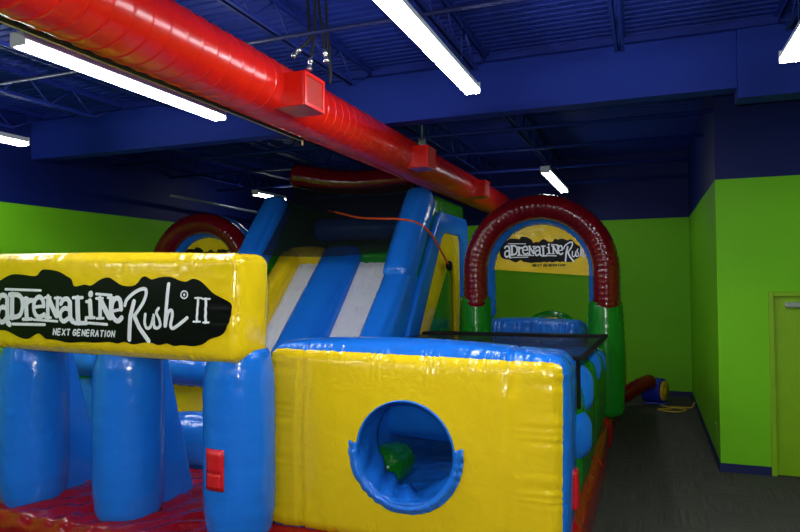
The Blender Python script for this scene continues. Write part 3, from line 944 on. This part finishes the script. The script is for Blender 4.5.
# ================================================================== INFLATABLE SLIDE TOWER
CX = -4.4
sld = thing('inflatable_slide', 'tall inflatable double slide with white lanes between blue rails and a netted top', 'inflatable', (CX, 8.5, 0))
SL = atan2(1, 1.03)
def sloped(x0, x1, ya, za, yb, zb, th, r, bl, rip=.006, seed=0, n=(12, 40, 8)):
    """pillow whose top runs from (ya, za) up to (yb, zb)"""
    L = sqrt((yb - ya) ** 2 + (zb - za) ** 2); a = atan2(zb - za, yb - ya)
    rot = Matrix.Rotation(a, 3, 'X')
    pl = Pillow((x0 - x1) / 2, (x1 - x0) / 2, -L / 2, L / 2, -th, 0, r, bl, rip, 34, seed=seed)
    bm = pl.bm(*n)
    mid = Vector(((x0 + x1) / 2, (ya + yb) / 2, (za + zb) / 2))
    bmesh.ops.rotate(bm, verts=bm.verts, cent=(0, 0, 0), matrix=rot)
    bmesh.ops.translate(bm, verts=bm.verts, vec=mid)
    return bm
# lanes
for x0, x1, nm in ((-5.2, -4.62, 'left'), (-4.18, -3.32, 'right')):
    bm = sloped(x0, x1, 6.55, .20, 9.02, 2.58, .25, .05, (0, 0, .015), .012, 1, (16, 70, 4))
    obj('slide_lane', bm, M['white'], sld, label='white sliding surface, %s of the blue divider' % nm)
obj('divider', sloped(-4.74, -4.06, 6.3, .36, 9.10, 2.90, .55, .2, (.02, .03, .06), .006, 2, (16, 60, 12)), M['blue'], sld, label='blue divider between the white lanes')
for s_ in (-1, 1):
    xa, xb = (CX + s_ * 1.05, CX + s_ * 1.44)
    x0, x1 = min(xa, xb), max(xa, xb)
    obj('side_rail', sloped(x0, x1, 6.2, .62, 8.35, 2.60, .8, .12, (.03, .03, .05), .006, 3 + s_, (12, 60, 16)), M['blue'], sld, label='blue side rail of the slide')
    # upper side wall: blue leading face, green flanks
    obj('rail_face', sloped(x0, x1, 8.02, 2.38, 9.12, 3.71, .42, .12, (.03, .04, .05), .006, 7 + s_, (12, 30, 10)), M['blue'], sld, label='blue leaning face of the tower wall')
    bm = prism_x([(8.25, 2.2), (8.5, 2.5), (9.24, 3.50), (9.45, 3.57), (10.95, 3.56), (11.0, 3.46), (11.0, .05), (8.3, .05)], x0 + .015, x1 - .015)
    obj('tower_wall', bm, M['green'], sld, True, bevel=.05, label='green tower wall')
    xo = x1 if s_ > 0 else x0
    # decorated outer side: blue frame, yellow frame, green panel
    o1 = (xo - .02, xo + .07) if s_ > 0 else (xo - .07, xo + .02)
    bm = prism_x([(7.45, 1.02), (9.25, 3.20), (9.42, 3.32), (10.85, 3.32), (10.97, 3.2), (10.97, .9), (10.58, .9), (10.50, 2.92), (10.40, 3.0), (9.62, 3.0), (9.45, 2.9), (7.95, 1.02)], *o1)
    obj('frame_tube', bm, M['blue'], sld, True, bevel=.035, label='blue frame on the tower side')
    o2 = (xo - .02, xo + .04) if s_ > 0 else (xo - .04, xo + .02)
    bm = prism_x([(7.9, 1.0), (9.45, 2.94), (9.62, 3.02), (10.42, 3.02), (10.52, 2.9), (10.56, .9), (10.30, .9), (10.24, 2.3), (10.05, 2.55), (9.86, 2.5), (8.3, .98)], *o2)
    obj('yellow_frame', bm, M['yellow'], sld, True, bevel=.025, label='yellow frame on the tower side')
    # yellow lining along the inner foot of the rail
    xi = CX + s_ * 1.06
    bm = sloped(min(xi, xi - s_ * .35), max(xi, xi - s_ * .35), 6.4, .30, 9.0, 2.80, .4, .10, (.02, .02, .03), .004, 5, (10, 40, 6))
    if s_ < 0: obj('rail_lining', bm, M['yellow'], sld, label='yellow lining of the left rail')
    else: bm.free()
obj('platform', Pillow(-5.36, -3.44, 9.0, 10.9, .05, 2.62, .12, (.02, .03, .04), .006, 30).bm(20, 20, 16), M['green'], sld, label='green platform of the tower')
obj('lane_lip', Pillow(-5.38, -4.70, 8.98, 9.25, 2.50, 2.80, .1, (0, .03, .03), .005, 40).bm(16, 6, 6), M['yellow'], sld, label='yellow lip above the left lane')
obj('lane_lip', Pillow(-4.10, -3.42, 8.98, 9.25, 2.50, 2.76, .1, (0, .03, .03), .005, 40).bm(16, 6, 6), M['green'], sld, label='green lip above the right lane')
obj('rear_wall', Pillow(-5.4, -3.4, 10.6, 10.95, 2.5, 3.1, .12, (.02, .04, .04), .006, 30).bm(20, 8, 10), M['green'], sld)
obj('inner_tube', S([(-5.3 + .1 * i, 10.1, 3.16) for i in range(20)], [.2 + .006 * sin(i * 2.2) for i in range(20)], 18), M['blue'], sld, label='blue tube inside the netted top')
pts = [(-5.54 + 2.09 * i / 40, 9.65, 4.07 - .17 * i / 40 - .10 * sin(pi * i / 40)) for i in range(41)]
obj('top_beam', S(pts, [.205 + .005 * sin(i * 2.3) for i in range(41)], 22, 'flat'), M['maroon'], sld, label='maroon beam across the tower top')
# net across the front of the top
bm = bmesh.new(); rows = []
for i in range(25):
    x = -5.44 + 2.07 * i / 24
    rows.append([bm.verts.new((x, 8.42 + 1.15 * j / 16 + .10 * sin(pi * i / 24) * sin(pi * j / 16), 2.68 + 1.25 * j / 16 - .05 * sin(pi * i / 24) * (1 - j / 16))) for j in range(17)])
for a, b in zip(rows, rows[1:]):
    for j in range(16): bm.faces.new((a[j], b[j], b[j + 1], a[j + 1]))
obj('safety_net', bm, M['net'], sld, label='black see-through safety net')
rp = spline([(-4.75, 9.3, 3.40), (-4.45, 9.1, 3.33), (-4.0, 8.85, 3.22), (-3.52, 8.56, 3.16), (-3.25, 8.54, 3.14), (-3.0, 8.62, 3.08), (-2.88, 8.9, 2.92), (-2.84, 9.25, 2.68), (-2.84, 9.58, 2.50)], 8)
rope = obj('tether_rope', S(rp, .016, 8), M['rope'], sld, label='orange rope over the tower wall')
obj('rope_hook', Pillow(-2.88, -2.80, 9.54, 9.68, 2.43, 2.56, .03, (.01, .01, .01)).bm(6, 6, 6), M['strap'], rope, label='black anchor of the rope')

# ================================================================== SMALL THINGS ON THE FLOOR
bl = thing('air_blower', 'blue drum-shaped air blower with a yellow face on the carpet by the back wall', 'blower', (.12, 12.7, 0))
def disc_tube(p, q, radii_at, n=28):
    p, q = Vector(p), Vector(q)
    return S([p.lerp(q, t) for t, r in radii_at], [r for t, r in radii_at], n, 'flat')
A, Bq = (-.06, 12.80, .235), (.26, 12.66, .235)
obj('drum', disc_tube(A, Bq, [(0, .15), (.02, .2), (.06, .22), (.5, .225), (.94, .22), (.98, .215), (1, .2)]), M['blower_blue'], bl)
d_ = (Vector(Bq) - Vector(A)).normalized()
fc = obj('intake_face', disc_tube(Vector(Bq) - d_ * .01, Vector(Bq) + d_ * .03, [(0, .18), (.6, .18), (1, .165)]), M['blower_yellow'], bl, label='yellow round face')
obj('intake_hub', disc_tube(Vector(Bq) + d_ * .02, Vector(Bq) + d_ * .045, [(0, .06), (1, .05)]), M['blower_yellow'], fc)
obj('outlet', disc_tube((-.02, 12.72, .26), (-.16, 12.62, .30), [(0, .11), (1, .12)]), M['blower_yellow'], bl)
bm = B(-.08, .30, 12.55, 12.90, .0, .035)
obj('foot', bm, M['blower_blue'], bl, False, bevel=.01)
o = obj('air_sleeve', S(spline([(.03, 12.46, .42), (-.12, 12.28, .38), (-.28, 12.14, .30), (-.40, 12.02, .22)], 6), [.13 + .006 * sin(i * 2) for i in range(19)], 18), M['maroon'])
tag(o, 'red fabric air sleeve leading from the blower to the inflatable', 'air hose')
o = obj('power_cord', S(spline([(.20, 12.45, .012), (.38, 12.2, .012), (.15, 12.05, .012), (.42, 11.9, .012), (.60, 12.15, .012), (.35, 12.3, .014), (.62, 12.35, .012), (.70, 12.3, .03), (.745, 12.3, .12)], 8), .012, 8), M['cord'])
tag(o, 'yellow power cord tangled on the carpet beside the blower', 'cord')
def plate(y, z, label):
    t = thing('wall_outlet', label, 'outlet', (XR, y, z))
    obj('cover_plate', B(XR - .008, XR, y - .04, y + .04, z - .06, z + .06), M['plate'], t, False, bevel=.003)
    for dz in (-.025, .025): obj('socket', B(XR - .011, XR - .008, y - .015, y + .015, z + dz - .013, z + dz + .013), M['base'], t, False)
plate(12.3, .17, 'wall outlet the yellow cord runs to')
plate(8.95, .42, 'wall outlet near the front corner of the shaded green wall')
